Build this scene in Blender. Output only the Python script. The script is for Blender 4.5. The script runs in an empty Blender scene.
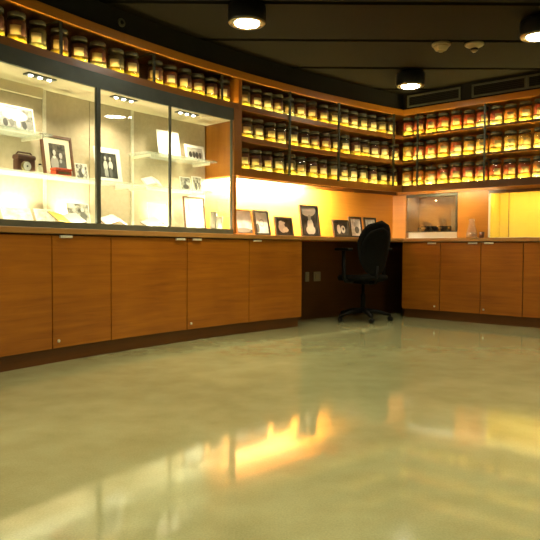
import bpy, bmesh, math, random
from mathutils import Vector, Matrix
random.seed(7)
sc = bpy.context.scene
COL = sc.collection
PI = math.pi

# ------------------------------------------------------------------ camera, world, exposure
F_PX = 620.0
CAM_H = 0.80
PITCH = math.atan(21.0 / F_PX)
cam_d = bpy.data.cameras.new('camera')
cam = bpy.data.objects.new('camera', cam_d)
COL.objects.link(cam)
cam_d.sensor_width = 36.0
cam_d.sensor_fit = 'HORIZONTAL'
cam_d.lens = 36.0 * F_PX / 540.0
cam_d.clip_start = 0.02
cam.matrix_world = (Matrix.Translation((0, 0, CAM_H)) @ Matrix.Rotation(PI / 2 - PITCH, 4, 'X')
                    @ Matrix.Rotation(0.006, 4, 'Z'))
sc.camera = cam

world = bpy.data.worlds.new('world')
sc.world = world
world.use_nodes = True
bg = world.node_tree.nodes['Background']
bg.inputs[0].default_value = (1.0, 0.8, 0.45, 1)
bg.inputs[1].default_value = 0.01

sc.view_settings.view_transform = 'Standard'
sc.view_settings.look = 'None'
sc.view_settings.gamma = 1.0
sc.view_settings.use_curve_mapping = False
sc.view_settings.exposure = 0.8
sc.cycles.use_denoising = True
sc.cycles.max_bounces = 8
sc.cycles.transparent_max_bounces = 24
sc.cycles.caustics_reflective = False
sc.cycles.caustics_refractive = False
sc.cycles.sample_clamp_indirect = 6.0

# brightness of the room's lights and the added ones
P_LAMP = 100.0          # each ceiling lamp, W
E_LENS = 40.0
E_JAR_L = 30.0         # strips in the jar shelves, left and right
E_JAR_R = 43.0
E_CASE = 55.0          # strip along the case front
P_DECK = 17.0           # each uplight in the case deck
P_CASE = 16.0           # each recessed triple light in the case
E_TUBE = 1450.0          # tube under the jar shelves
E_NICHE = 19.0
LAMP_COL = (1.0, 0.86, 0.50)
JAR_COL = (1.0, 0.82, 0.30)
CASE_COL = (1.0, 0.85, 0.58)

# ------------------------------------------------------------------ plan: curved left wall, straight right wall
X0, Y0, RAD, S0 = 7.99676, -2.02418, 11.40597, 11.10086
PHI = 0.703819
C0 = (1.57958, 7.40535)
RT = (math.cos(PHI), -math.sin(PHI))
RN = (math.sin(PHI), math.cos(PHI))
def PL(s, o):
    a = (S0 - s) / RAD
    return (X0 - (RAD + o) * math.cos(a), Y0 + (RAD + o) * math.sin(a))
def PR(u, o):
    return (C0[0] + u * RT[0] + o * RN[0], C0[1] + u * RT[1] + o * RN[1])
def rotL(s): return PI / 2 - (S0 - s) / RAD
def rotR(u=0): return -PHI

def corner(o):
    """where the curved and the straight run meet at depth o: (x, y), s on the curve, u on the straight wall"""
    k = X0 * RN[0] + Y0 * RN[1]
    h = (C0[0] * RN[0] + C0[1] * RN[1] + o) - k
    e = -math.sqrt((RAD + o) ** 2 - h * h)
    x, y = X0 + RN[0] * h + RT[0] * e, Y0 + RN[1] * h + RT[1] * e
    a = math.atan2(y - Y0, -(x - X0))
    return (x, y), S0 - a * RAD, (x - C0[0]) * RT[0] + (y - C0[1]) * RT[1]
# ------------------------------------------------------------------ materials
MATS = {}
def new_mat(name):
    m = bpy.data.materials.new(name)
    m.use_nodes = True
    MATS[name] = m
    nt = m.node_tree
    return m, nt, nt.nodes['Principled BSDF'], nt.links
def plain(name, col, rough=0.5, metal=0.0, spec=0.5, var=0.0, vscale=8.0, bump=0.0, coat=0.0):
    m, nt, b, L = new_mat(name)
    b.inputs['Base Color'].default_value = (*col, 1)
    b.inputs['Roughness'].default_value = rough
    b.inputs['Metallic'].default_value = metal
    b.inputs['Specular IOR Level'].default_value = spec
    b.inputs['Coat Weight'].default_value = coat
    tc = nt.nodes.new('ShaderNodeTexCoord')
    nz = nt.nodes.new('ShaderNodeTexNoise')
    nz.inputs['Scale'].default_value = vscale
    nz.inputs['Detail'].default_value = 4
    L.new(tc.outputs['Object'], nz.inputs['Vector'])
    if var > 0:
        r = nt.nodes.new('ShaderNodeValToRGB')
        r.color_ramp.elements[0].position = 0.3
        r.color_ramp.elements[1].position = 0.7
        r.color_ramp.elements[0].color = (*[c * (1 - var) for c in col], 1)
        r.color_ramp.elements[1].color = (*[min(1, c * (1 + var)) for c in col], 1)
        L.new(nz.outputs['Fac'], r.inputs['Fac'])
        L.new(r.outputs['Color'], b.inputs['Base Color'])
    if bump > 0:
        bp = nt.nodes.new('ShaderNodeBump')
        bp.inputs['Strength'].default_value = bump
        bp.inputs['Distance'].default_value = 0.002
        L.new(nz.outputs['Fac'], bp.inputs['Height'])
        L.new(bp.outputs['Normal'], b.inputs['Normal'])
    return m
def wood(name, c0, c1, horiz=True, rough=0.38, coat=0.15):
    m, nt, b, L = new_mat(name)
    uv = nt.nodes.new('ShaderNodeUVMap')
    mp = nt.nodes.new('ShaderNodeMapping')
    mp.inputs['Scale'].default_value = (1.6, 26, 1) if horiz else (26, 1.6, 1)
    L.new(uv.outputs['UV'], mp.inputs['Vector'])
    n1 = nt.nodes.new('ShaderNodeTexNoise')
    n1.inputs['Scale'].default_value = 1.0
    n1.inputs['Detail'].default_value = 6
    n1.inputs['Roughness'].default_value = 0.65
    n1.inputs['Distortion'].default_value = 0.6
    L.new(mp.outputs['Vector'], n1.inputs['Vector'])
    n2 = nt.nodes.new('ShaderNodeTexNoise')
    n2.inputs['Scale'].default_value = 2.2
    n2.inputs['Detail'].default_value = 2
    L.new(uv.outputs['UV'], n2.inputs['Vector'])
    mx = nt.nodes.new('ShaderNodeMath'); mx.operation = 'MULTIPLY_ADD'
    mx.inputs[1].default_value = 0.35
    L.new(n2.outputs['Fac'], mx.inputs[0]); 
    ms = nt.nodes.new('ShaderNodeMath'); ms.operation = 'MULTIPLY'; ms.inputs[1].default_value = 0.65
    L.new(n1.outputs['Fac'], ms.inputs[0]); L.new(ms.outputs[0], mx.inputs[2])
    r = nt.nodes.new('ShaderNodeValToRGB')
    r.color_ramp.elements[0].position = 0.34; r.color_ramp.elements[0].color = (*c0, 1)
    r.color_ramp.elements[1].position = 0.66; r.color_ramp.elements[1].color = (*c1, 1)
    L.new(mx.outputs[0], r.inputs['Fac'])
    L.new(r.outputs['Color'], b.inputs['Base Color'])
    b.inputs['Roughness'].default_value = rough
    b.inputs['Coat Weight'].default_value = coat
    b.inputs['Coat Roughness'].default_value = 0.2
    bp = nt.nodes.new('ShaderNodeBump')
    bp.inputs['Strength'].default_value = 0.12; bp.inputs['Distance'].default_value = 0.001
    L.new(n1.outputs['Fac'], bp.inputs['Height']); L.new(bp.outputs['Normal'], b.inputs['Normal'])
    return m
def emit(name, col, st):
    m, nt, b, L = new_mat(name)
    b.inputs['Base Color'].default_value = (*col, 1)
    b.inputs['Emission Color'].default_value = (*col, 1)
    b.inputs['Emission Strength'].default_value = st
    return m
def thin_glass(name, tint=(1, 1, 1), refl=1.0, haze=0.0, rough=0.0):
    m, nt, b, L = new_mat(name)
    nt.nodes.remove(b)
    out = nt.nodes['Material Output']
    tr = nt.nodes.new('ShaderNodeBsdfTransparent'); tr.inputs[0].default_value = (*tint, 1)
    gl = nt.nodes.new('ShaderNodeBsdfGlossy'); gl.inputs['Roughness'].default_value = rough
    ge = nt.nodes.new('ShaderNodeNewGeometry')
    dt = nt.nodes.new('ShaderNodeVectorMath'); dt.operation = 'DOT_PRODUCT'
    L.new(ge.outputs['Normal'], dt.inputs[0]); L.new(ge.outputs['Incoming'], dt.inputs[1])
    def mth(op, a, b_=0.0):
        n = nt.nodes.new('ShaderNodeMath'); n.operation = op
        for i, v in enumerate((a, b_)):
            if isinstance(v, (int, float)): n.inputs[i].default_value = v
            else: L.new(v, n.inputs[i])
        return n.outputs[0]
    f5 = mth('POWER', mth('SUBTRACT', 1.0, mth('ABSOLUTE', dt.outputs['Value'])), 5.0)
    mu = nt.nodes.new('ShaderNodeMath'); mu.operation = 'MULTIPLY'; mu.inputs[1].default_value = refl
    L.new(mth('ADD', mth('MULTIPLY', f5, 0.96), 0.035), mu.inputs[0])
    mix = nt.nodes.new('ShaderNodeMixShader')
    L.new(mu.outputs[0], mix.inputs[0]); L.new(tr.outputs[0], mix.inputs[1]); L.new(gl.outputs[0], mix.inputs[2])
    last = mix
    if haze > 0:
        df = nt.nodes.new('ShaderNodeBsdfDiffuse'); df.inputs[0].default_value = (0.9, 0.92, 0.88, 1)
        m2 = nt.nodes.new('ShaderNodeMixShader'); m2.inputs[0].default_value = haze
        L.new(mix.outputs[0], m2.inputs[1]); L.new(df.outputs[0], m2.inputs[2]); last = m2
    L.new(last.outputs[0], out.inputs['Surface'])
    return m
def picture(name, dark=(0.03, 0.03, 0.025), light=(0.75, 0.73, 0.66), scale=3.0, lo=0.35, hi=0.65, blobs=()):
    """a black and white print: soft tones plus pale or dark figures"""
    m, nt, b, L = new_mat(name)
    uv = nt.nodes.new('ShaderNodeUVMap')
    nz = nt.nodes.new('ShaderNodeTexNoise'); nz.inputs['Scale'].default_value = scale; nz.inputs['Detail'].default_value = 3
    nz.noise_dimensions = '4D'; nz.inputs['W'].default_value = random.random() * 20
    L.new(uv.outputs['UV'], nz.inputs['Vector'])
    r = nt.nodes.new('ShaderNodeValToRGB')
    r.color_ramp.elements[0].position = lo; r.color_ramp.elements[0].color = (*dark, 1)
    r.color_ramp.elements[1].position = hi; r.color_ramp.elements[1].color = (*light, 1)
    L.new(nz.outputs['Fac'], r.inputs['Fac'])
    cur = r.outputs['Color']
    sp = nt.nodes.new('ShaderNodeSeparateXYZ'); L.new(uv.outputs['UV'], sp.inputs[0])
    def math_n(op, a, bb):
        n = nt.nodes.new('ShaderNodeMath'); n.operation = op
        for i, v in enumerate((a, bb)):
            if isinstance(v, (int, float)): n.inputs[i].default_value = v
            else: L.new(v, n.inputs[i])
        return n.outputs[0]
    for (bx, by, rx, ry, g) in blobs:
        dx = math_n('DIVIDE', math_n('SUBTRACT', sp.outputs[0], bx), rx)
        dy = math_n('DIVIDE', math_n('SUBTRACT', sp.outputs[1], by), ry)
        d = math_n('ADD', math_n('MULTIPLY', dx, dx), math_n('MULTIPLY', dy, dy))
        k = math_n('LESS_THAN', d, 1.0)
        mx = nt.nodes.new('ShaderNodeMix'); mx.data_type = 'RGBA'
        L.new(k, mx.inputs[0]); L.new(cur, mx.inputs[6])
        col = g if isinstance(g, tuple) else (g, g * 0.98, g * 0.9)
        mx.inputs[7].default_value = (*col, 1)
        cur = mx.outputs[2]
    L.new(cur, b.inputs['Base Color'])
    b.inputs['Roughness'].default_value = 0.35
    return m

M_DOOR = wood('door veneer', (0.25, 0.072, 0.0032), (0.42, 0.142, 0.007))
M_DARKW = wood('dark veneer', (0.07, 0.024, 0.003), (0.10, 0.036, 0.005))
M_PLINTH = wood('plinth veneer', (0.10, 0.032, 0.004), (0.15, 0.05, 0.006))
M_WALLW = wood('wall veneer', (0.42, 0.17, 0.018), (0.52, 0.22, 0.025))
M_WALLV = wood('upright veneer', (0.30, 0.105, 0.010), (0.38, 0.145, 0.014), horiz=False)
M_SHELF = wood('shelf veneer', (0.24, 0.085, 0.009), (0.31, 0.12, 0.013))
M_RAIL = wood('rail veneer', (0.40, 0.155, 0.012), (0.52, 0.21, 0.017))
M_TOP = wood('worktop edge wood', (0.36, 0.17, 0.045), (0.46, 0.24, 0.07))
M_BROWN = wood('brown back veneer', (0.26, 0.14, 0.05), (0.34, 0.19, 0.08))
M_STEEL = plain('dark steel', (0.055, 0.06, 0.045), 0.42, 0.6, var=0.15)
M_GREYM = plain('grey green metal', (0.085, 0.095, 0.075), 0.45, 0.4, var=0.12)
M_BASER = plain('pale grey green metal', (0.15, 0.165, 0.12), 0.4, 0.3, var=0.1)
M_ALU = plain('brushed aluminium', (0.80, 0.76, 0.62), 0.4, 0.35, var=0.08, vscale=40)
M_CREAM = plain('cream panel', (0.62, 0.52, 0.34), 0.65, var=0.05, vscale=3)
M_BEIGE = plain('beige fabric panel', (0.50, 0.42, 0.29), 0.85, var=0.06, vscale=30, bump=0.1)
M_WHITE = plain('white laminate', (0.86, 0.84, 0.76), 0.5, var=0.03)
M_PAPER = plain('white card', (0.88, 0.86, 0.80), 0.7, var=0.03)
M_CREAMP = plain('cream mount board', (0.80, 0.74, 0.56), 0.75, var=0.03)
M_YELLOWP = plain('yellow page', (0.80, 0.55, 0.10), 0.6, var=0.15, vscale=12)
M_BLACKF = plain('black frame lacquer', (0.02, 0.018, 0.014), 0.35, var=0.2)
M_BROWNF = plain('brown frame wood', (0.12, 0.05, 0.02), 0.4, var=0.25, vscale=20)
M_ORF = plain('orange frame wood', (0.42, 0.16, 0.02), 0.4, var=0.2, vscale=20)
M_RED = plain('red tin paint', (0.50, 0.06, 0.02), 0.35, var=0.2, vscale=30)
M_LEATHER = plain('brown leather', (0.10, 0.035, 0.02), 0.5, var=0.3, vscale=25, bump=0.4)
M_BLACKP = plain('black plastic', (0.005, 0.005, 0.005), 0.5, spec=0.2, var=0.2)
M_FABRIC = plain('black upholstery', (0.005, 0.005, 0.0045), 0.85, spec=0.15, var=0.3, vscale=60, bump=0.3)
M_GREYMUG = plain('grey stoneware', (0.28, 0.25, 0.20), 0.5, var=0.15)
M_CEIL = plain('dark ceiling board', (0.012, 0.0092, 0.0038), 0.85, spec=0.12, var=0.12, vscale=2)
M_SLOT = plain('black ceiling void', (0.006, 0.006, 0.005), 0.9, var=0.1)
M_SOFF = plain('black soffit paint', (0.006, 0.0055, 0.004), 0.8, var=0.2)
M_VENT = plain('grey vent metal', (0.13, 0.13, 0.095), 0.5, 0.3, var=0.1)
M_IVORY = plain('ivory plastic', (0.29, 0.235, 0.125), 0.5, var=0.05)
M_LAMPB = plain('black lamp housing', (0.007, 0.006, 0.005), 0.45, var=0.2)
M_BEZEL = plain('bronze lamp ring', (0.25, 0.20, 0.10), 0.35, 0.7, var=0.1)
M_LID = plain('dark jar lid', (0.10, 0.10, 0.07), 0.35, 0.6, var=0.2)
M_LABEL = plain('cream paper label', (0.50, 0.38, 0.13), 0.7, var=0.08, vscale=40)
M_SOCKET = plain('beige socket plastic', (0.26, 0.22, 0.14), 0.5, var=0.05)
M_PLAST = plain('dark plaster', (0.30, 0.26, 0.17), 0.9, var=0.08, vscale=3)
M_NYEL = plain('yellow display lining', (0.92, 0.72, 0.16), 0.6, var=0.04, vscale=3)
M_GLASS = thin_glass('case glass', (0.97, 0.99, 0.96), 0.9)
M_SHGL = thin_glass('shelf glass', (0.93, 0.98, 0.93), 0.9, haze=0.16)
M_JARGL = thin_glass('jar glass', (0.96, 0.97, 0.93), 1.0)
M_VASEGL = thin_glass('decanter glass', (0.95, 0.93, 0.86), 1.6, haze=0.10)
M_TINT = thin_glass('tinted pane', (0.80, 0.80, 0.76), 1.0)
E_LEDL = emit('amber shelf light', JAR_COL, E_JAR_L)
E_LEDR = emit('yellow shelf light', JAR_COL, E_JAR_R)
E_LEDC = emit('case strip light', CASE_COL, E_CASE)
E_TUBEM = emit('tube light', (1.0, 0.86, 0.55), E_TUBE)
E_TUBER = emit('short tube light', (1.0, 0.82, 0.45), 75.0)
E_NICHEM = emit('niche light', (1.0, 0.82, 0.32), E_NICHE)
E_NICHEA = emit('dim niche light', (1.0, 0.90, 0.62), 17.0)
E_LAMP = emit('lamp lens glow', (1.0, 0.93, 0.75), E_LENS)
E_BULB = emit('small bulb glow', (1.0, 0.97, 0.9), 12.0)

def floor_mat():
    m, nt, b, L = new_mat('polished concrete')
    tc = nt.nodes.new('ShaderNodeTexCoord')
    def noise(scale, det, rough=0.55):
        n = nt.nodes.new('ShaderNodeTexNoise')
        n.inputs['Scale'].default_value = scale; n.inputs['Detail'].default_value = det
        n.inputs['Roughness'].default_value = rough
        L.new(tc.outputs['Object'], n.inputs['Vector']); return n
    big = noise(0.9, 5); fine = noise(150, 3, 0.7); mid = noise(5, 5)
    r = nt.nodes.new('ShaderNodeValToRGB')
    r.color_ramp.elements[0].position = 0.3; r.color_ramp.elements[0].color = (0.365, 0.375, 0.195, 1)
    r.color_ramp.elements[1].position = 0.72; r.color_ramp.elements[1].color = (0.50, 0.515, 0.285, 1)
    L.new(big.outputs['Fac'], r.inputs['Fac'])
    r2 = nt.nodes.new('ShaderNodeValToRGB')
    r2.color_ramp.elements[0].position = 0.38; r2.color_ramp.elements[0].color = (0.86, 0.86, 0.84, 1)
    r2.color_ramp.elements[1].position = 0.62; r2.color_ramp.elements[1].color = (1.0, 1.0, 1.0, 1)
    L.new(fine.outputs['Fac'], r2.inputs['Fac'])
    r3 = nt.nodes.new('ShaderNodeValToRGB')
    r3.color_ramp.elements[0].position = 0.3; r3.color_ramp.elements[0].color = (0.86, 0.84, 0.78, 1)
    r3.color_ramp.elements[1].position = 0.65; r3.color_ramp.elements[1].color = (1, 1, 1, 1)
    L.new(mid.outputs['Fac'], r3.inputs['Fac'])
    cur = r.outputs['Color']
    for q in (r2, r3):
        mx = nt.nodes.new('ShaderNodeMix'); mx.data_type = 'RGBA'; mx.blend_type = 'MULTIPLY'
        mx.inputs[0].default_value = 1.0
        L.new(cur, mx.inputs[6]); L.new(q.outputs['Color'], mx.inputs[7]); cur = mx.outputs[2]
    L.new(cur, b.inputs['Base Color'])
    rr = nt.nodes.new('ShaderNodeMapRange')
    rr.inputs['To Min'].default_value = 0.05; rr.inputs['To Max'].default_value = 0.12
    rr.inputs['From Min'].default_value = 0.3; rr.inputs['From Max'].default_value = 0.7
    L.new(big.outputs['Fac'], rr.inputs['Value']); L.new(rr.outputs[0], b.inputs['Roughness'])
    bn = noise(2.2, 1)
    bp = nt.nodes.new('ShaderNodeBump'); bp.inputs['Strength'].default_value = 0.10; bp.inputs['Distance'].default_value = 0.004
    L.new(bn.outputs['Fac'], bp.inputs['Height']); L.new(bp.outputs['Normal'], b.inputs['Normal'])
    b.inputs['Specular IOR Level'].default_value = 0.6
    b.inputs['Coat Weight'].default_value = 0.22
    b.inputs['Coat Roughness'].default_value = 0.05
    return m
M_FLOOR = floor_mat()

# ------------------------------------------------------------------ geometry helpers: a geo is (verts, faces, uv per face corner or None)
def g_sweep(P, a0, a1, o0, o1, z0, z1, n=None):
    """box that follows a path; a = distance along the wall, o = distance into the wall"""
    if a1 < a0: a0, a1 = a1, a0
    if n is None: n = max(1, int(math.ceil((a1 - a0) / 0.16))) if P is PL else 1
    V, F, U = [], [], []
    for i in range(n + 1):
        a = a0 + (a1 - a0) * i / n
        for (o, z) in ((o0, z0), (o1, z0), (o1, z1), (o0, z1)):
            x, y = P(a, o); V.append((x, y, z))
    A = [a0 + (a1 - a0) * i / n for i in range(n + 1)]
    for i in range(n):
        b, c = 4 * i, 4 * i + 4
        s, t = A[i], A[i + 1]
        F += [(b, b + 3, c + 3, c), (b + 1, c + 1, c + 2, b + 2), (b + 3, b + 2, c + 2, c + 3), (b, c, c + 1, b + 1)]
        U += [[(s, z0), (s, z1), (t, z1), (t, z0)], [(s, z0), (t, z0), (t, z1), (s, z1)],
              [(s, o0), (s, o1), (t, o1), (t, o0)], [(s, o0), (t, o0), (t, o1), (s, o1)]]
    F += [(0, 1, 2, 3), (4 * n, 4 * n + 3, 4 * n + 2, 4 * n + 1)]
    U += [[(o0, z0), (o1, z0), (o1, z1), (o0, z1)], [(o0, z0), (o0, z1), (o1, z1), (o1, z0)]]
    return V, F, U
def g_prism(poly, z0, z1):
    n = len(poly)
    V = [(x, y, z0) for x, y in poly] + [(x, y, z1) for x, y in poly]
    F = [tuple(reversed(range(n))), tuple(range(n, 2 * n))] + [(i, (i + 1) % n, n + (i + 1) % n, n + i) for i in range(n)]
    def ux(v): return (v[0] - C0[0]) * RT[0] + (v[1] - C0[1]) * RT[1]
    def oy(v): return (v[0] - C0[0]) * RN[0] + (v[1] - C0[1]) * RN[1]
    U = [[(ux(V[k]), oy(V[k])) for k in f] for f in F[:2]] + [[(ux(V[k]), V[k][2]) for k in f] for f in F[2:]]
    return V, F, U
def right_slab(u1, o0, o1, z0, z1):
    """slab on the straight run that also fills the corner behind the curved run"""
    p, sc_, uc = corner(o0)
    return g_prism([PR(u1, o0), p, PL(sc_, o1), corner(o1)[0], PR(u1, o1)], z0, z1)
def g_box(x0, x1, y0, y1, z0, z1):
    V = [(x0, y0, z0), (x1, y0, z0), (x1, y1, z0), (x0, y1, z0), (x0, y0, z1), (x1, y0, z1), (x1, y1, z1), (x0, y1, z1)]
    F = [(0, 3, 2, 1), (4, 5, 6, 7), (0, 1, 5, 4), (1, 2, 6, 5), (2, 3, 7, 6), (3, 0, 4, 7)]
    U = []
    for f in F:
        q = []
        for k in f:
            v = V[k]
            if f in ((0, 3, 2, 1), (4, 5, 6, 7)): q.append((v[0], v[1]))
            elif f in ((0, 1, 5, 4), (2, 3, 7, 6)): q.append((v[0], v[2]))
            else: q.append((v[1], v[2]))
        U.append(q)
    return V, F, U
def g_print(x0, x1, y0, y1, z0, z1):
    """thin sheet whose front (-Y) face carries 0..1 UVs"""
    V, F, U = g_box(x0, x1, y0, y1, z0, z1)
    U = [[((V[k][0] - x0) / (x1 - x0), (V[k][2] - z0) / (z1 - z0)) for k in f] for f in F]
    return V, F, U
def g_lathe(prof, n=20, c=(0, 0, 0)):
    V, F = [], []
    for (r, z) in prof:
        for k in range(n):
            a = 2 * PI * k / n
            V.append((c[0] + r * math.cos(a), c[1] + r * math.sin(a), c[2] + z))
    for i in range(len(prof) - 1):
        for k in range(n):
            k2 = (k + 1) % n
            F.append((i * n + k, i * n + k2, (i + 1) * n + k2, (i + 1) * n + k))
    F.append(tuple(reversed(range(n))))
    F.append(tuple((len(prof) - 1) * n + k for k in range(n)))
    return V, F, None
def g_tube(pts, r, n=8, radii=None):
    V, F = [], []
    pts = [Vector(p) for p in pts]
    for i, p in enumerate(pts):
        d = (pts[min(i + 1, len(pts) - 1)] - pts[max(i - 1, 0)]).normalized()
        ref = Vector((0, 0, 1)) if abs(d.z) < 0.9 else Vector((1, 0, 0))
        e1 = d.cross(ref).normalized(); e2 = e1.cross(d).normalized()
        rr = radii[i] if radii else r
        for k in range(n):
            a = 2 * PI * k / n
            V.append(tuple(p + e1 * rr * math.cos(a) + e2 * rr * math.sin(a)))
    for i in range(len(pts) - 1):
        for k in range(n):
            k2 = (k + 1) % n
            F.append((i * n + k, i * n + k2, (i + 1) * n + k2, (i + 1) * n + k))
    F.append(tuple(reversed(range(n)))); F.append(tuple((len(pts) - 1) * n + k for k in range(n)))
    return V, F, None
def g_join(*gs):
    V, F, U = [], [], []
    for g in gs:
        o = len(V); V += list(g[0]); F += [tuple(k + o for k in f) for f in g[1]]
        U += g[2] if g[2] else [[(0, 0)] * len(f) for f in g[1]]
    return V, F, U
def g_xf(g, M):
    return [tuple(M @ Vector(v)) for v in g[0]], g[1], g[2]

def mk(name, g, mat, origin=(0, 0, 0), parent=None, smooth=False, bevel=0.0, subsurf=0):
    V, F, U = g
    me = bpy.data.meshes.new(name)
    ox, oy, oz = origin
    me.from_pydata([(v[0] - ox, v[1] - oy, v[2] - oz) for v in V], [], F)
    bm = bmesh.new(); bm.from_mesh(me)
    if U:
        lay = bm.loops.layers.uv.new('UVMap')
        bm.faces.ensure_lookup_table()
        for f, q in zip(bm.faces, U):
            for l, w in zip(f.loops, q): l[lay].uv = w
    bmesh.ops.recalc_face_normals(bm, faces=bm.faces)
    bm.to_mesh(me); bm.free()
    if smooth:
        for p in me.polygons: p.use_smooth = len(p.vertices) <= 4
    me.materials.append(mat)
    o = bpy.data.objects.new(name, me)
    COL.objects.link(o)
    if parent is not None: o.parent = parent
    else: o.location = origin
    if bevel:
        b = o.modifiers.new('bevel', 'BEVEL'); b.width = bevel; b.segments = 2; b.limit_method = 'ANGLE'
    if subsurf:
        s = o.modifiers.new('subdivision', 'SUBSURF'); s.levels = subsurf; s.render_levels = subsurf
    return o
def tag(o, label, cat, group=None):
    o['label'] = label; o['category'] = cat
    if group: o['group'] = group
    return o
def root(name, loc, label, cat, rot=(0, 0, 0), group=None):
    o = bpy.data.objects.new(name, None); COL.objects.link(o)
    o.empty_display_size = 0.1
    o.location = loc; o.rotation_euler = rot
    return tag(o, label, cat, group)
def part(rt, name, g, mat, local=False, parent=None, **kw):
    """parts given in world coordinates unless local; rt is the thing's Empty (unrotated when world coordinates are used)"""
    org = (0, 0, 0) if local else tuple(rt.location)
    return mk(name, g, mat, org, parent or rt, **kw)
def structure(name, g, mat, label=None, parent=None, **kw):
    o = mk(name, g, mat, (0, 0, 0), parent, **kw)
    if parent is None:
        o['kind'] = 'structure'
        if label: o['label'] = label
    return o
ORD = ['first', 'second', 'third', 'fourth', 'fifth', 'sixth', 'seventh', 'eighth', 'ninth', 'tenth', 'eleventh',
       'twelfth', 'thirteenth', 'fourteenth', 'fifteenth', 'sixteenth', 'seventeenth', 'eighteenth']

# ------------------------------------------------------------------ the room
ZC = 2.66
structure('floor', g_box(-4.5, 6.5, -4.0, 9.5, -0.1, 0.0), M_FLOOR, 'polished olive beige concrete floor')
SLOTS = [4.75 - 0.835 * k for k in range(-4, 10)]
SLOTS.sort()
ceil = structure('ceiling', g_box(-4.5, 6.5, -4.0, 9.5, ZC + 0.05, ZC + 0.15), M_SLOT, 'dark ceiling of wide boards with black slots')
edges = [-4.0] + [y for y in SLOTS if -3.9 < y < 9.4] + [9.5]
for a, b in zip(edges[:-1], edges[1:]):
    mk('ceiling_board', g_box(-4.5, 6.5, a + 0.03, b - 0.03, ZC, ZC + 0.045), M_CEIL, parent=ceil)
structure('wall_left', g_sweep(PL, 9.5, -0.52, 0.50, 0.62, 0, ZC), M_WALLW, 'curved wood clad wall')
structure('wall_right', g_sweep(PR, -0.62, 5.6, 0.86, 0.98, 0, ZC), M_WALLW, 'straight wood clad wall')
structure('wall_back', g_box(-4.5, 6.5, -4.1, -4.0, 0, ZC), M_PLAST, 'plain wall of the room')
structure('wall_side', g_box(6.4, 6.5, -4.0, 9.5, 0, ZC), M_PLAST, 'plain side wall of the room')

# soffits above the shelves
structure('trim_1', g_sweep(PL, 9.4, -0.40, 0.09, 0.495, 2.475, ZC), M_SOFF, 'black soffit over the curved shelves')
structure('trim_2', g_sweep(PR, -0.085, 5.5, 0.09, 0.85, 2.475, ZC), M_SOFF, 'black soffit over the straight shelves')
# plinths
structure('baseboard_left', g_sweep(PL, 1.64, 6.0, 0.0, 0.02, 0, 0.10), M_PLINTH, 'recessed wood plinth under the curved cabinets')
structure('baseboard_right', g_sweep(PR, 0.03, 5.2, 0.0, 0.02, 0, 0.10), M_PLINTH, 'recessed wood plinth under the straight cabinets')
# knee space lining
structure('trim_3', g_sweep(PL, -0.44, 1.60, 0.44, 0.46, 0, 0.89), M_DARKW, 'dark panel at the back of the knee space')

# ------------------------------------------------------------------ base cabinets
def cabinet(P, a0, a1, label, group, handle=None, lock=None, near_door_mat=M_DOOR, end=None):
    am = (a0 + a1) / 2
    x, y = P(am, 0.2)
    r = root('base_cabinet', (x, y, 0.0), label, 'cabinet', group=group)
    lo, hi = min(a0, a1), max(a0, a1)
    part(r, 'body', g_sweep(P, lo + 0.003, hi - 0.003, 0.021 if end is None else -0.019, 0.43, 0.101, 0.892), M_DARKW if end is None else M_DOOR)
    d = part(r, 'door', g_sweep(P, lo + 0.004, hi - 0.004, -0.042, -0.021, 0.106, 0.884), near_door_mat, bevel=0.002)
    if end is None:
        part(r, 'face_frame', g_sweep(P, lo + 0.003, hi - 0.003, -0.019, 0.019, 0.101, 0.892), M_DARKW)
    if handle is not None:
        h = g_sweep(P, handle - 0.05, handle + 0.05, -0.060, -0.043, 0.868, 0.886)
        part(r, 'handle', h, M_ALU, parent=d, bevel=0.002)
    if lock is not None:
        px, py = P(lock, -0.043)
        g = g_lathe([(0.011, 0), (0.011, 0.006), (0.007, 0.009)], 12)
        ang = rotL(lock) if P is PL else rotR(lock)
        M = Matrix.Translation((px, py, 0.155)) @ Matrix.Rotation(ang, 4, 'Z') @ Matrix.Rotation(PI / 2, 4, 'X')
        part(r, 'lock', g_xf(g, M), M_ALU, parent=d, smooth=True)
    return r
GL = 'curved run of base cabinets'
cabinet(PL, 1.632, 2.369, 'orange wood cabinet door beside the dark knee space, handle at its left', GL, handle=2.27, end=1)
cabinet(PL, 2.369, 3.134, 'orange wood cabinet under the right end of the glass case, handle at its left', GL, handle=3.03, lock=3.09)
cabinet(PL, 3.134, 3.93, 'orange wood cabinet under the case, handle at its top right corner', GL, handle=3.22)
cabinet(PL, 3.93, 4.449, 'narrow orange wood cabinet under the case, lock at bottom left', GL, handle=4.34, lock=4.40)
cabinet(PL, 4.449, 5.20, 'leftmost orange wood cabinet, cut by the photo edge', GL)
cabinet(PL, 5.20, 5.95, 'orange wood cabinet outside the left edge of the photo', GL)
GR = 'straight run of base cabinets'
cabinet(PR, 0.02, 0.50, 'dark wood cabinet beside the knee space, behind the office chair', GR, handle=0.40, lock=0.44)
cabinet(PR, 0.50, 0.97, 'dark wood cabinet under the wood panel, second from the office chair', GR, handle=0.88)
cabinet(PR, 0.97, 1.42, 'dark wood cabinet under the yellow niche, third from the office chair', GR, handle=1.06, lock=1.01)
cabinet(PR, 1.42, 1.90, 'rightmost wood cabinet, cut by the photo edge', GR)
cabinet(PR, 1.90, 2.38, 'wood cabinet outside the right edge of the photo', GR)

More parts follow.
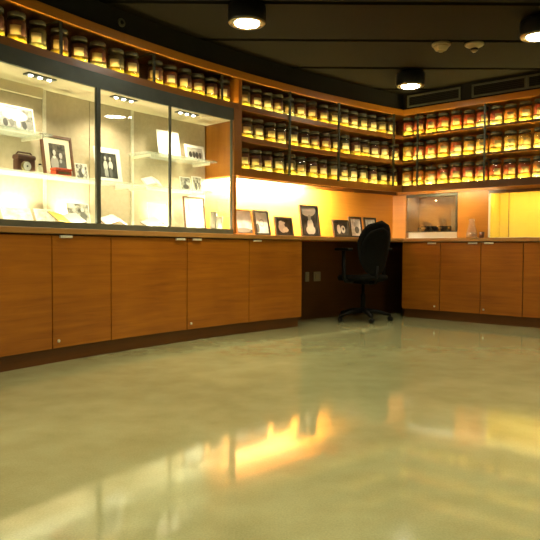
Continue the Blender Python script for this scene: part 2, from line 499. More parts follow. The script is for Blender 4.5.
def swept_thing(name, g, mat, loc, label, cat, **kw):
    o = mk(name, g, mat, loc, None, **kw); return tag(o, label, cat)
x, y = PL(2.5, 0.2)
swept_thing('worktop', g_sweep(PL, corner(-0.062)[1] + 0.001, 6.0, -0.062, 0.485, 0.895, 0.935), M_TOP, (x, y, 0.895), 'long curved worktop with pale wood edge along the left wall', 'worktop', bevel=0.004)
x, y = PR(1.2, 0.2)
swept_thing('worktop', right_slab(5.2, -0.062, 0.485, 0.895, 0.935), M_TOP, (x, y, 0.895), 'straight worktop with pale wood edge below the right niches', 'worktop', bevel=0.004)

# ------------------------------------------------------------------ glass display case on the curved worktop
CS1, CS0 = 5.95, 2.47
x, y = PL(3.7, 0.25)
case = root('display_case', (x, y, 0.936), 'long lit glass display case built on the curved worktop', 'display case')
part(case, 'base_rail', g_sweep(PL, CS0, CS1, 0.075, 0.10, 0.936, 0.985), M_BASER)
part(case, 'deck', g_sweep(PL, CS0, CS1, 0.102, 0.475, 0.936, 0.972), M_WHITE)
part(case, 'fascia', g_sweep(PL, CS0 - 0.005, CS1, 0.075, 0.10, 2.005, 2.115), M_GREYM)
part(case, 'case_ceiling', g_sweep(PL, CS0 - 0.005, CS1, 0.102, 0.475, 2.005, 2.05), M_CREAM)
part(case, 'light_strip', g_sweep(PL, CS0 + 0.05, CS1, 0.108, 0.122, 0.973, 0.981), E_LEDC)
mull = [CS0 + 0.02, 3.22, 3.951, 4.80, 5.62]
for k, s in enumerate(mull):
    w = (0.005, 0.0065, 0.018, 0.016, 0.016)[k]
    part(case, 'mullion', g_sweep(PL, s - w, s + w, 0.07, 0.095, 0.986, 2.004), M_GREYM)
for a, b in zip(mull[:-1], mull[1:]):
    part(case, 'glass_pane', g_sweep(PL, a + 0.019, b - 0.019, 0.08, 0.084, 0.986, 2.004), M_GLASS)
g = g_sweep(PL, CS0 + 0.005, CS0 + 0.009, 0.12, 0.47, 0.973, 1.48)
part(case, 'end_pane', g, M_GLASS)
bks = [CS0, 2.90, 3.31, 3.73, 4.14, 4.56, 4.98, 5.40, CS1]
for a, b in zip(bks[:-1], bks[1:]):
    part(case, 'back_panel', g_sweep(PL, a + 0.003, b - 0.003, 0.478, 0.492, 0.94, 2.05), M_BEIGE)
for s in (3.31, 4.14, 4.98):
    part(case, 'shelf_standard', g_sweep(PL, s - 0.012, s + 0.012, 0.462, 0.476, 0.974, 2.004), M_ALU)
part(case, 'valance', g_sweep(PL, 4.17, 5.6, 0.44, 0.474, 1.93, 2.004), M_CREAM)
def glass_shelf(a0, a1, z, o0=0.20):
    sh = part(case, 'glass_shelf', g_sweep(PL, a0, a1, o0, 0.46, z - 0.012, z), M_SHGL)
    for s in (a0 + 0.06, a1 - 0.06):
        part(case, 'bracket', g_sweep(PL, s - 0.006, s + 0.006, 0.24, 0.476, z - 0.035, z - 0.0125), M_ALU, parent=sh)
glass_shelf(4.26, 5.5, 1.62)
glass_shelf(2.56, 3.36, 1.62)
glass_shelf(3.42, 5.5, 1.335)
glass_shelf(2.62, 3.40, 1.335)
# small uplights let into the deck along the back
for s in (2.60, 3.02, 3.93, 4.40, 4.92):
    px, py = PL(s, 0.425)
    pk = part(case, 'deck_light', g_lathe([(0.020, 0.0), (0.020, 0.004), (0.016, 0.006)], 14, (px, py, 0.9725)), E_BULB, smooth=True)
    ld = bpy.data.lights.new('deck_beam', 'SPOT'); ld.energy = P_DECK; ld.spot_size = 2.4; ld.spot_blend = 0.8
    ld.color = CASE_COL; ld.shadow_soft_size = 0.02
    lo = bpy.data.objects.new('deck_beam', ld); COL.objects.link(lo); lo.parent = case
    lo.location = (px - case.location.x, py - case.location.y, 0.99 - case.location.z); lo.rotation_euler = (PI, 0, 0)
# recessed triple lights in the case ceiling
for s, nm in ((2.95, 'triple recessed spotlight at the right end of the case ceiling'), (3.63, 'triple recessed spotlight in the middle of the case ceiling'),
              (4.38, 'triple recessed spotlight at the left of the case ceiling')):
    px, py = PL(s, 0.17)
    r = root('recessed_light', (px, py, 1.985), nm, 'spotlight', rot=(0, 0, rotL(s)), group='case ceiling lights')
    part(r, 'trim_plate', g_box(-0.115, 0.115, -0.035, 0.035, 0.010, 0.019), M_GREYM, local=True, bevel=0.003)
    for k in (-1, 0, 1):
        part(r, 'bulb', g_lathe([(0.009, 0.002), (0.015, 0.005), (0.015, 0.0095)], 12, (k * 0.076, 0, 0)), E_BULB, local=True, smooth=True)
    ld = bpy.data.lights.new('spot_beam', 'SPOT'); ld.energy = P_CASE; ld.spot_size = 2.3; ld.spot_blend = 0.6
    ld.color = CASE_COL; ld.shadow_soft_size = 0.06
    lo = bpy.data.objects.new('spot_beam', ld); COL.objects.link(lo); lo.parent = r; lo.location = (0, 0.02, -0.01)
    lo.rotation_euler = (0.12, 0, 0)

# ------------------------------------------------------------------ jar shelving
ZB = (1.565, 1.867, 2.165)
RAIL0, RAIL1 = 2.405, 2.472
def board(r, P, a0, a1, z, led, lip_lo=None, name='shelf_board'):
    zl = lip_lo if lip_lo is not None else z - (0.042 if P is PL else 0.014)
    tk = 0.025 if P is PL or lip_lo is not None else 0.012
    lm = M_SHELF if P is PL else M_DARKW
    g = g_sweep(P, a0, a1, 0.103, 0.475, z - tk, z) if P is PL else right_slab(a1, 0.103, 0.475, z - tk, z)
    b = part(r, name, g, M_SHELF if P is PL else M_WALLW)  # lighter veneer on the straight run imitates its lit undersides
    part(r, 'shelf_lip', g_sweep(P, a0, a1, 0.08, 0.102, zl, z + 0.007), lm, parent=b)
    part(r, 'light_strip', g_sweep(P, a0 + 0.02, a1 - 0.02, 0.1025, 0.114, z + 0.0005, z + 0.005), led, parent=b)
def divider(r, P, a, z0, z1):
    w = 0.009
    d = part(r, 'divider_frame', g_sweep(P, a - w, a + w, 0.058 if z0 < 1.6 else 0.0845, 0.079 if z0 < 1.6 else 0.1, z0, z1), M_STEEL)
    part(r, 'rear_post', g_sweep(P, a - 0.006, a + 0.006, 0.44, 0.452, ZB[0] + 0.002 if z0 < 1.6 else ZB[2] + 0.002, z1 - 0.03), M_STEEL, parent=d)
    for zb in (ZB if z0 < 1.6 else ZB[2:]):
        part(r, 'cross_bar', g_sweep(P, a - 0.004, a + 0.004, 0.117, 0.44, zb + 0.244, zb + 0.254), M_STEEL, parent=d)
    return d
# above the case: one tier
x, y = PL(4.0, 0.3)
sh1 = root('jar_shelf', (x, y, 2.12), 'single curved jar shelf above the glass display case', 'shelf')
board(sh1, PL, 2.40, 5.95, ZB[2], E_LEDL, 2.117)
part(sh1, 'top_board', g_sweep(PL, 2.40, 5.95, 0.0835, 0.475, RAIL0 + 0.03, RAIL1), M_DARKW)  # dark veneer puts the shade beneath the rail into the colour
part(sh1, 'top_rail', g_sweep(PL, 2.40, 5.95, 0.055, 0.083, RAIL0, RAIL1), M_RAIL)
part(sh1, 'back_panel', g_sweep(PL, 2.40, 5.95, 0.478, 0.492, 2.12, RAIL1), M_DARKW)  # dark veneer stands for the shade behind the jars
for s in (2.599, 3.383, 4.264, 5.08): divider(sh1, PL, s, 2.173, RAIL0 + 0.028)
# left three tiers
x, y = PL(1.0, 0.3)
sh2 = root('jar_shelf', (x, y, 1.48), 'curved three tier jar shelf left of the corner', 'shelf')
for k, z in enumerate(ZB): board(sh2, PL, corner(0.103)[1] + 0.002, 2.355, z, E_LEDL, 1.492 if k == 0 else None)
part(sh2, 'top_board', g_sweep(PL, corner(0.06)[1] + 0.002, 2.398, 0.0835, 0.475, RAIL0 + 0.03, RAIL1), M_DARKW)  # shade under the rail painted in with dark veneer
part(sh2, 'top_rail', g_sweep(PL, corner(0.055)[1] + 0.002, 2.398, 0.055, 0.083, RAIL0, RAIL1), M_RAIL)
part(sh2, 'back_panel', g_sweep(PL, corner(0.478)[1], 2.355, 0.478, 0.492, 1.50, RAIL1), M_DARKW)  # shade between and behind the jars painted in with dark veneer
part(sh2, 'end_panel', g_sweep(PL, 2.358, 2.398, 0.08, 0.475, 1.492, RAIL0 + 0.028), M_WALLV)
part(sh2, 'end_post', g_sweep(PL, 2.40, 2.462, 0.07, 0.475, 1.492, 2.113), M_WALLV)
part(sh2, 'front_post', g_sweep(PL, 2.432, 2.462, 0.07, 0.10, 0.936, 1.490), M_WALLV)
for s in (0.10, 0.983, 1.714): divider(sh2, PL, s, 1.555, RAIL0 + 0.028)
# right three tiers
x, y = PR(1.2, 0.3)
sh3 = root('jar_shelf', (x, y, 1.48), 'straight three tier jar shelf right of the corner', 'shelf')
for k, z in enumerate(ZB): board(sh3, PR, corner(0.102)[2], 3.4, z, E_LEDR, 1.492 if k == 0 else None)
part(sh3, 'top_board', right_slab(3.4, 0.0835, 0.475, RAIL0 + 0.03, RAIL1), M_WALLW)
part(sh3, 'top_rail', g_sweep(PR, corner(0.083)[2], 3.4, 0.055, 0.083, RAIL0, RAIL1), M_RAIL)
part(sh3, 'back_panel', g_sweep(PR, corner(0.478)[2] + 0.02, 3.4, 0.478, 0.492, 1.50, RAIL1), M_WALLW)
for u in (0.142, 0.946, 1.75, 2.55): divider(sh3, PR, u, 1.555, RAIL0 + 0.028)
# tube lights under the left shelves
for P_, a0, a1, em, lab in ((PL, 0.95, 2.345, E_TUBEM, 'bright light strip under the curved jar shelf, nearest the case'),
                        (PR, 0.0, 0.84, E_TUBER, 'light strip under the straight jar shelf, left of the yellow niche')):
    x, y = P_((a0 + a1) / 2, 0.12)
    r = root('under_shelf_light', (x, y, 1.50), lab, 'light fixture', group='under shelf lights')
    q = 0.0 if P_ is PR else 0.115
    part(r, 'housing', g_join(g_sweep(P_, a0, a1, 0.1035 + q, 0.155 + q, 1.530, 1.538), g_sweep(P_, a0, a1, 0.1035 + q, 0.1075 + q, 1.494, 1.5295)), M_STEEL)
    part(r, 'tube', g_sweep(P_, a0 + 0.02, a1 - 0.02, 0.109 + q, 0.122 + q, 1.517, 1.5285), em)

# ------------------------------------------------------------------ jars
JH = 0.190
def jar_proto():
    rt = root('specimen_jar', (0, 0, -50), 'x', 'jar')
    body = g_lathe([(0.060, 0.0), (0.066, 0.006), (0.067, 0.02), (0.067, 0.140), (0.062, 0.154), (0.054, 0.160), (0.054, 0.170)], 20)
    part(rt, 'glass_body', body, M_JARGL, local=True, smooth=True)
    part(rt, 'lower_contents', g_lathe([(0.057, 0.004), (0.063, 0.010), (0.0635, 0.054)], 18), M_LID, local=True, smooth=True)
    part(rt, 'upper_contents', g_lathe([(0.062, 0.0545), (0.061, 0.10), (0.0625, 0.120), (0.056, 0.142), (0.03, 0.148)], 18), M_LID, local=True, smooth=True)
    part(rt, 'lid', g_lathe([(0.056, 0.163), (0.060, 0.165), (0.060, 0.184), (0.057, 0.189), (0.020, 0.190)], 20), M_LID, local=True, smooth=True)
    # label: curved paper patch on the front
    V, F = [], []
    n = 6; R = 0.0678
    for i in range(n + 1):
        a = -PI / 2 + (-0.56 + 1.12 * i / n)
        for (rr, z) in ((R, 0.056), (R, 0.110), (R + 0.0006, 0.110), (R + 0.0006, 0.056)):
            V.append((rr * math.cos(a), rr * math.sin(a), z))
    for i in range(n):
        b, c = 4 * i, 4 * i + 4
        for k in range(4): F.append((b + k, b + (k + 1) % 4, c + (k + 1) % 4, c + k))
    F += [(0, 1, 2, 3), (4 * n, 4 * n + 3, 4 * n + 2, 4 * n + 1)]
    part(rt, 'label', (V, F, None), M_LABEL, local=True, smooth=True)
    return rt
def content_mat(name, col, rough=0.5, glow=0.25):
    m, nt, b, L = new_mat(name)
    tc = nt.nodes.new('ShaderNodeTexCoord')
    vo = nt.nodes.new('ShaderNodeTexNoise'); vo.inputs['Scale'].default_value = 38; vo.inputs['Detail'].default_value = 3
    oi = nt.nodes.new('ShaderNodeObjectInfo')
    ad = nt.nodes.new('ShaderNodeVectorMath'); ad.operation = 'ADD'
    L.new(tc.outputs['Object'], ad.inputs[0]); L.new(oi.outputs['Location'], ad.inputs[1])
    L.new(ad.outputs[0], vo.inputs['Vector'])
    r = nt.nodes.new('ShaderNodeValToRGB')
    r.color_ramp.elements[0].position = 0.3; r.color_ramp.elements[0].color = (*[c * 0.55 for c in col], 1)
    r.color_ramp.elements[1].position = 0.7; r.color_ramp.elements[1].color = (*[min(1, c * 1.3) for c in col], 1)
    L.new(vo.outputs['Fac'], r.inputs['Fac']); L.new(r.outputs['Color'], b.inputs['Base Color'])
    b.inputs['Roughness'].default_value = rough
    return m
LOW = [content_mat('yellow brine', (0.75, 0.58, 0.06)), content_mat('pale brine', (0.85, 0.70, 0.22)), content_mat('amber brine', (0.72, 0.46, 0.035))]
UPL = [content_mat('dark red specimen', (0.10, 0.030, 0.012)), content_mat('brown specimen', (0.09, 0.045, 0.015)), content_mat('olive specimen', (0.10, 0.075, 0.025)),
       content_mat('rust specimen', (0.16, 0.045, 0.012))]
UPR = [content_mat('orange red specimen', (0.50, 0.085, 0.015)), content_mat('orange specimen', (0.60, 0.20, 0.02)), content_mat('honey specimen', (0.70, 0.38, 0.05)),
       content_mat('brick specimen', (0.36, 0.06, 0.02))]
LABS = [M_LABEL, plain('white paper label', (0.58, 0.47, 0.22), 0.7, var=0.05), plain('buff paper label', (0.40, 0.27, 0.09), 0.7, var=0.1, vscale=40)]
PROTO = jar_proto()
first = [True]
def place_jar(loc, rz, scale, label, group, lows, ups, lab):
    if first[0]:
        r = PROTO; first[0] = False; kids = list(PROTO.children)
    else:
        r = PROTO.copy(); COL.objects.link(r); kids = []
        for ch in PROTO.children:
            c = ch.copy(); COL.objects.link(c); c.parent = r; kids.append(c)
    r.location = loc; r.rotation_euler = (0, 0, rz); r.scale = scale
    r['label'] = label; r['group'] = group; r['category'] = 'jar'
    for c in kids:
        nm = c.name.split('.')[0]
        m = {'lower_contents': lows, 'upper_contents': ups, 'label': lab}.get(nm)
        if m:
            c.material_slots[0].link = 'OBJECT'; c.material_slots[0].material = m
JO = 0.194
def jar_row(P, rotf, pos, z, ups, where, group):
    n = len(pos)
    for i, a in enumerate(pos):
        rz = 0.22 * rotf(a) + random.uniform(-0.22, 0.22)
        px, py = P(a, JO + random.uniform(-0.004, 0.008))
        sx = random.uniform(0.94, 1.03) * (1.0 if P is PL else 1.06); sz = random.uniform(1.10, 1.20) * (1.0 if P is PL else 1.04)
        u = random.choice(ups)
        kind = u.name.split(' specimen')[0]
        place_jar((px, py, z + 0.0005), rz, (sx, sx, sz), '%s jar, %s from left %s' % (kind, ORD[i], where), group,
                  random.choice(LOW), u, random.choice(LABS[:2] + LABS))
top_s = [4.86, 4.703, 4.545, 4.375, 4.20, 4.03, 3.86, 3.69, 3.53, 3.285, 3.119, 2.959, 2.80, 2.642, 2.485]
jar_row(PL, rotL, top_s, ZB[2], UPL, 'on the shelf above the case', 'jars on the shelf above the case')
TN = ('bottom', 'middle', 'top')
for k in (2, 1, 0):
    s_ = 2.225 + (0.0, -0.03, 0.0)[k]; pos = []
    while s_ > -0.10:
        pos.append(s_); s_ -= random.uniform(0.146, 0.172)
    jar_row(PL, rotL, pos, ZB[k], UPL, 'on %s tier of the curved wall' % TN[k], 'jars on the %s tier of the curved wall' % TN[k])
for k in (2, 1, 0):
    pos = [-0.055 + 0.1545 * i + random.uniform(-0.004, 0.004) for i in range(12)]
    jar_row(PR, rotR, pos, ZB[k], UPR, 'on %s tier of the straight wall' % TN[k], 'jars on the %s tier of the straight wall' % TN[k])

# ------------------------------------------------------------------ right wall below the jars: niches and panels
structure('trim_4', g_sweep(PR, -0.42, -0.20, 0.45, 0.855, 0.936, 1.49), M_WALLW, 'orange wood pier in the corner above the worktop')
structure('trim_5', g_sweep(PR, 0.485, 0.855, 0.45, 0.855, 0.936, 1.49), M_WALLW, 'orange wood panel between the two niches')
def niche(u0, u1, back, lining, led, label, name, riser=False):
    x, y = PR((u0 + u1) / 2, 0.6)
    r = root('wall_niche', (x, y, 0.936), label, 'niche')
    part(r, 'back_panel', g_sweep(PR, u0, u1, 0.78, 0.80, 0.937, 1.489), back)
    part(r, 'floor_panel', g_sweep(PR, u0, u1, 0.47, 0.779, 0.937, 0.95), M_WHITE if not riser else M_WHITE)
    part(r, 'ceiling_panel', g_sweep(PR, u0, u1, 0.47, 0.779, 1.477, 1.489), lining)
    part(r, 'side_panel', g_sweep(PR, u0, u0 + 0.012, 0.47, 0.779, 0.951, 1.476), lining)
    part(r, 'side_panel', g_sweep(PR, u1 - 0.012, u1, 0.47, 0.779, 0.951, 1.476), lining)
    part(r, 'header', g_sweep(PR, u0, u1, 0.452, 0.468, 1.455, 1.489), M_DARKW if not riser else M_STEEL)
    part(r, 'light_strip', g_sweep(PR, u0 + 0.03, u1 - 0.03, 0.475, 0.50, 1.462, 1.476), led)
    return r
nA = niche(-0.198, 0.483, M_BROWN, M_BROWN, E_NICHEA, 'brown glazed wall niche holding two dark trays', 'a', riser=True)
part(nA, 'white_riser', g_sweep(PR, -0.185, 0.47, 0.50, 0.76, 0.951, 1.03), M_WHITE)
part(nA, 'glass_pane', g_sweep(PR, -0.19, 0.455, 0.458, 0.462, 1.031, 1.454), M_TINT)
part(nA, 'pane_frame', g_join(g_sweep(PR, -0.198, 0.475, 0.452, 0.468, 1.02, 1.0305), g_sweep(PR, 0.456, 0.475, 0.452, 0.468, 1.031, 1.454)), M_STEEL)
nB = niche(0.857, 2.9, M_NYEL, M_NYEL, E_NICHEM, 'bright yellow lit wall niche with sliding glass', 'b')
part(nB, 'jamb', g_sweep(PR, 0.857, 0.875, 0.445, 0.468, 0.951, 1.454), M_WHITE)
part(nB, 'glass_pane', g_sweep(PR, 0.88, 1.10, 0.460, 0.464, 0.951, 1.454), M_GLASS)
part(nB, 'glass_pane', g_sweep(PR, 1.09, 2.88, 0.454, 0.458, 0.951, 1.454), M_GLASS)
part(nB, 'pane_edge', g_sweep(PR, 1.085, 1.091, 0.452, 0.458, 0.951, 1.454), M_BROWN)
# filler wall at the far right
structure('trim_6', g_sweep(PR, 2.902, 5.5, 0.45, 0.855, 0.936, 1.49), M_WALLW, 'wood wall beyond the yellow niche')
# dark trays in the brown niche
for u, w, lab in ((0.02, 0.105, 'wider dark tray standing on the white riser in brown niche'), (0.235, 0.085, 'smaller dark tray in brown niche, right of the wider one')):
    px, py = PR(u, 0.60)
    r = root('tray', (px, py, 1.031), lab, 'tray', rot=(0, 0, rotR()))
    part(r, 'base', g_box(-w, w, -0.05, 0.05, 0, 0.012), M_BLACKP, local=True, bevel=0.003)
    part(r, 'rim', g_join(g_box(-w, w, -0.05, -0.042, 0.0125, 0.045), g_box(-w, w, 0.042, 0.05, 0.0125, 0.07),
                          g_box(-w, -w + 0.008, -0.042, 0.042, 0.0125, 0.055), g_box(w - 0.008, w, -0.042, 0.042, 0.0125, 0.055)), M_BLACKP, local=True)
    part(r, 'tab', g_box(-w * 0.5, w * 0.1, -0.056, -0.0505, 0.03, 0.055), M_BEZEL, local=True)
# decanter in front of the wood panel
px, py = PR(0.70, 0.36)
r = root('decanter', (px, py, 0.9355), 'clear glass decanter on the worktop before the orange panel', 'decanter')
part(r, 'glass_body', g_lathe([(0.030, 0.0), (0.062, 0.004), (0.066, 0.03), (0.056, 0.09), (0.036, 0.15), (0.030, 0.19), (0.040, 0.225)], 20), M_VASEGL, local=True, smooth=True)
part(r, 'liquid', g_lathe([(0.028, 0.006), (0.056, 0.008), (0.060, 0.03), (0.054, 0.07)], 20), M_VASEGL, local=True, smooth=True)
px, py = PR(0.815, 0.37)
r = root('tumbler', (px, py, 0.9355), 'small dark glass tumbler beside the decanter', 'glass')
part(r, 'cup', g_lathe([(0.018, 0), (0.026, 0.002), (0.030, 0.075), (0.027, 0.075), (0.022, 0.01)], 16), M_BROWNF, local=True, smooth=True)
part(r, 'foot', g_lathe([(0.02, -0.0004), (0.02, 0.0)], 16), M_BROWNF, local=True)

# ------------------------------------------------------------------ photographs
def frame(P, rotf, a, o, z, w, h, lean, label, fr_mat, pic, rim=0.018, mount=None, depth=0.018, turn=0.0, name='framed_photo', cat='photo frame', group=None, strut=True):
    px, py = P(a, o)
    r = root(name, (px, py, z + 0.0005), label, cat, rot=(-lean, 0, rotf(a) + turn), group=group)
    W = w / 2
    part(r, 'frame', g_join(g_box(-W, W, -depth, -0.002, 0, rim), g_box(-W, W, -depth, -0.002, h - rim, h),
                            g_box(-W, -W + rim, -depth, -0.002, rim, h - rim), g_box(W - rim, W, -depth, -0.002, rim, h - rim)), fr_mat, local=True)
    part(r, 'backing', g_box(-W + 0.002, W - 0.002, -0.0018, 0.0, 0.002, h - 0.002), M_BLACKF, local=True)
    mb = rim
    if mount:
        part(r, 'mount', g_box(-W + rim, W - rim, -depth * 0.6, -0.0021, rim, h - rim), mount[1], local=True)
        mb = rim + mount[0]
        yf = -depth * 0.6 - 0.0008
    else:
        yf = -depth * 0.6
    part(r, 'print', g_print(-W + mb, W - mb, yf, -0.0021 if not mount else -depth * 0.6 - 0.0001, mb, h - mb), pic, local=True)
    if strut:
        y1 = 0.36 * h
        z1 = y1 * math.tan(lean)
        part(r, 'strut', g_tube([(0, 0.001, 0.62 * h), (0, y1, z1 + 0.004)], 0.004, 6), M_BLACKF, local=True)
    return r
def print_sheet(P, rotf, a, o, z, w, h, lean, label, pic, border=0.012, turn=0.0, name='photo_print', group=None, bmat=None):
    px, py = P(a, o)
    r = root(name, (px, py, z + 0.0005), label, 'photo', rot=(-lean, 0, rotf(a) + turn), group=group)
    W = w / 2
    part(r, 'card', g_box(-W, W, -0.003, 0.0, 0, h), bmat or M_PAPER, local=True)
    if pic is not None:
        part(r, 'print', g_print(-W + border, W - border, -0.0042, -0.0031, border, h - border), pic, local=True)
    y1 = 0.30 * h
    part(r, 'strut', g_tube([(0, 0.001, 0.55 * h), (0, y1, y1 * math.tan(lean) + 0.004)], 0.003, 6), M_PAPER, local=True)
    return r
def book(P, rotf, a, o, z, w, d, label, page, cover, lift=0.35, turn=0.0, tilt=0.5):
    """open booklet propped up on a small cradle: two leaves meeting at a spine"""
    px, py = P(a, o)
    r = root('open_book', (px, py, z + 0.0005), label, 'book', rot=(0, 0, rotf(a) + turn))
    zmin = min((Matrix.Rotation(tilt, 4, 'X') @ Matrix.Rotation(-q * lift, 4, 'Y') @ Vector((q * w / 2 * e, f * d / 2, -0.004))).z
               for q in (-1, 1) for e in (0, 1) for f in (-1, 1))
    for sgn in (-1, 1):
        M = Matrix.Translation((0, 0, 0.001 - zmin)) @ Matrix.Rotation(tilt, 4, 'X') @ Matrix.Rotation(-sgn * lift, 4, 'Y')
        x0, x1 = (0.001, w / 2) if sgn > 0 else (-w / 2, -0.001)
        c = part(r, 'cover', g_xf(g_box(x0, x1, -d / 2, d / 2, -0.004, 0.0), M), cover, local=True)
        x0, x1 = (0.001, w / 2 - 0.006) if sgn > 0 else (-w / 2 + 0.006, -0.001)
        part(r, 'pages', g_xf(g_box(x0, x1, -d / 2 + 0.005, d / 2 - 0.005, 0.0003, 0.008), M), page if sgn < 0 else M_PAPER, local=True)
    part(r, 'cradle', g_box(-0.02, 0.02, -0.01, 0.01, 0, max(0.004, -zmin - 0.012 - 0.01 * math.sin(tilt))), M_GLASS, local=True)
    return r

P_GROUP = picture('group photo', dark=(0.02, 0.02, 0.018), light=(0.35, 0.34, 0.30), blobs=[(0.48, 0.66, 0.36, 0.24, 0.50), (0.18, 0.30, 0.07, 0.16, 0.03), (0.36, 0.34, 0.07, 0.15, 0.12), (0.55, 0.32, 0.07, 0.16, 0.5), (0.72, 0.30, 0.07, 0.17, 0.04), (0.86, 0.32, 0.06, 0.15, 0.2)], scale=5)
P_PORT = picture('portrait of two', dark=(0.02, 0.018, 0.012), light=(0.16, 0.14, 0.10), blobs=[(0.28, 0.20, 0.24, 0.30, 0.40), (0.30, 0.64, 0.09, 0.11, 0.62), (0.28, 0.46, 0.10, 0.06, 0.75), (0.72, 0.16, 0.22, 0.26, 0.10), (0.68, 0.54, 0.10, 0.12, 0.55), (0.66, 0.32, 0.08, 0.08, 0.45)], scale=4)
P_PAIR = picture('two people standing', dark=(0.015, 0.015, 0.012), light=(0.09, 0.09, 0.08), blobs=[(0.34, 0.48, 0.12, 0.20, 0.60), (0.31, 0.20, 0.06, 0.18, 0.40), (0.41, 0.20, 0.05, 0.18, 0.42), (0.35, 0.78, 0.06, 0.08, 0.6), (0.64, 0.50, 0.12, 0.18, 0.72), (0.62, 0.22, 0.09, 0.20, 0.16), (0.63, 0.77, 0.06, 0.08, 0.6)], scale=4)
P_SMALL = picture('small photo', blobs=[(0.4, 0.4, 0.2, 0.35, 0.1), (0.62, 0.55, 0.14, 0.2, 0.85)], scale=5)
P_MIX1 = picture('busy photo', dark=(0.05, 0.05, 0.04), light=(0.6, 0.58, 0.5), scale=3.2, lo=0.36, hi=0.60, blobs=[(0.3, 0.3, 0.16, 0.3, 0.08), (0.3, 0.68, 0.08, 0.1, 0.5), (0.7, 0.35, 0.14, 0.3, 0.12), (0.7, 0.72, 0.08, 0.1, 0.55)])
P_MIX2 = picture('street photo', dark=(0.10, 0.10, 0.08), light=(0.7, 0.68, 0.6), scale=2.4, lo=0.35, hi=0.62, blobs=[(0.5, 0.25, 0.3, 0.2, 0.10), (0.45, 0.6, 0.12, 0.16, 0.2)])
P_PALE = picture('pale photo', dark=(0.45, 0.44, 0.40), light=(0.85, 0.84, 0.80), scale=4)
P_ROW = picture('row of people', dark=(0.30, 0.29, 0.25), light=(0.60, 0.58, 0.5), scale=4, blobs=[(0.2, 0.35, 0.1, 0.28, 0.03), (0.42, 0.35, 0.1, 0.30, 0.05), (0.62, 0.33, 0.1, 0.3, 0.04), (0.82, 0.33, 0.09, 0.28, 0.06)])
P_GRAD = picture('misty landscape', dark=(0.55, 0.54, 0.50), light=(0.86, 0.85, 0.82), scale=2, blobs=[(0.5, 0.02, 0.9, 0.18, 0.10), (0.4, 0.14, 0.5, 0.10, 0.32)])
P_RING = picture('document with a seal', dark=(0.66, 0.64, 0.58), light=(0.86, 0.85, 0.8), scale=3, blobs=[(0.5, 0.5, 0.20, 0.18, 0.45), (0.5, 0.5, 0.15, 0.13, 0.74), (0.15, 0.25, 0.12, 0.22, 0.12)])
P_ACT = picture('two workers', dark=(0.015, 0.015, 0.012), light=(0.05, 0.05, 0.045), scale=3, blobs=[(0.42, 0.45, 0.30, 0.38, 0.70), (0.30, 0.72, 0.14, 0.16, 0.8), (0.60, 0.26, 0.20, 0.16, 0.85), (0.66, 0.60, 0.12, 0.14, 0.04)])
P_STAND = picture('standing figure', dark=(0.02, 0.02, 0.018), light=(0.10, 0.10, 0.09), scale=3, blobs=[(0.45, 0.90, 0.50, 0.24, 0.78), (0.52, 0.16, 0.30, 0.18, 0.72), (0.52, 0.34, 0.20, 0.24, 0.78), (0.50, 0.62, 0.10, 0.11, 0.55)])
P_DUO = picture('two faces', dark=(0.02, 0.02, 0.016), light=(0.08, 0.08, 0.07), scale=3, blobs=[(0.32, 0.45, 0.14, 0.34, 0.65), (0.64, 0.45, 0.16, 0.28, 0.62), (0.66, 0.48, 0.07, 0.12, 0.08)])
P_SIT = picture('seated figure', dark=(0.45, 0.44, 0.40), light=(0.82, 0.8, 0.76), scale=3, blobs=[(0.6, 0.35, 0.22, 0.2, 0.12), (0.45, 0.65, 0.12, 0.15, 0.4)])

ZM, ZU, ZD = 1.335, 1.62, 0.972
# upper shelf
print_sheet(PL, rotL, 4.43, 0.36, ZU, 0.30, 0.20, 0.20, 'wide group photo with white border on the upper left glass shelf', P_GROUP, 0.010)
print_sheet(PL, rotL, 2.98, 0.36, ZU, 0.26, 0.25, 0.18, 'blank white card on the upper right glass shelf', None)
print_sheet(PL, rotL, 2.70, 0.34, ZU, 0.24, 0.155, 0.20, 'white bordered photo of a row of people, upper right shelf', P_ROW, 0.025)
# middle shelf
frame(PL, rotL, 4.09, 0.36, ZM, 0.275, 0.325, 0.17, 'brown framed portrait of two with cream mount on the middle shelf', M_BROWNF, P_PORT, rim=0.02, mount=(0.045, M_CREAMP))
print_sheet(PL, rotL, 3.88, 0.36, ZM, 0.115, 0.135, 0.2, 'small photo beside the brown framed portrait', P_SMALL, 0.006)
print_sheet(PL, rotL, 3.62, 0.36, ZM, 0.265, 0.30, 0.17, 'white mounted photo of two standing people behind the thick mullion', P_PAIR, 0.045)
print_sheet(PL, rotL, 2.82, 0.33, ZM, 0.13, 0.13, 0.2, 'small photo standing left on the middle shelf near the wood panel', P_MIX2, 0.008)
print_sheet(PL, rotL, 2.67, 0.34, ZM, 0.12, 0.15, 0.2, 'small upright photo at the right end of the middle shelf', P_MIX1, 0.012)
book(PL, rotL, 3.19, 0.33, ZM, 0.20, 0.10, 'open white booklet on the middle glass shelf', M_PAPER, M_PAPER, lift=-0.35, tilt=0.75)
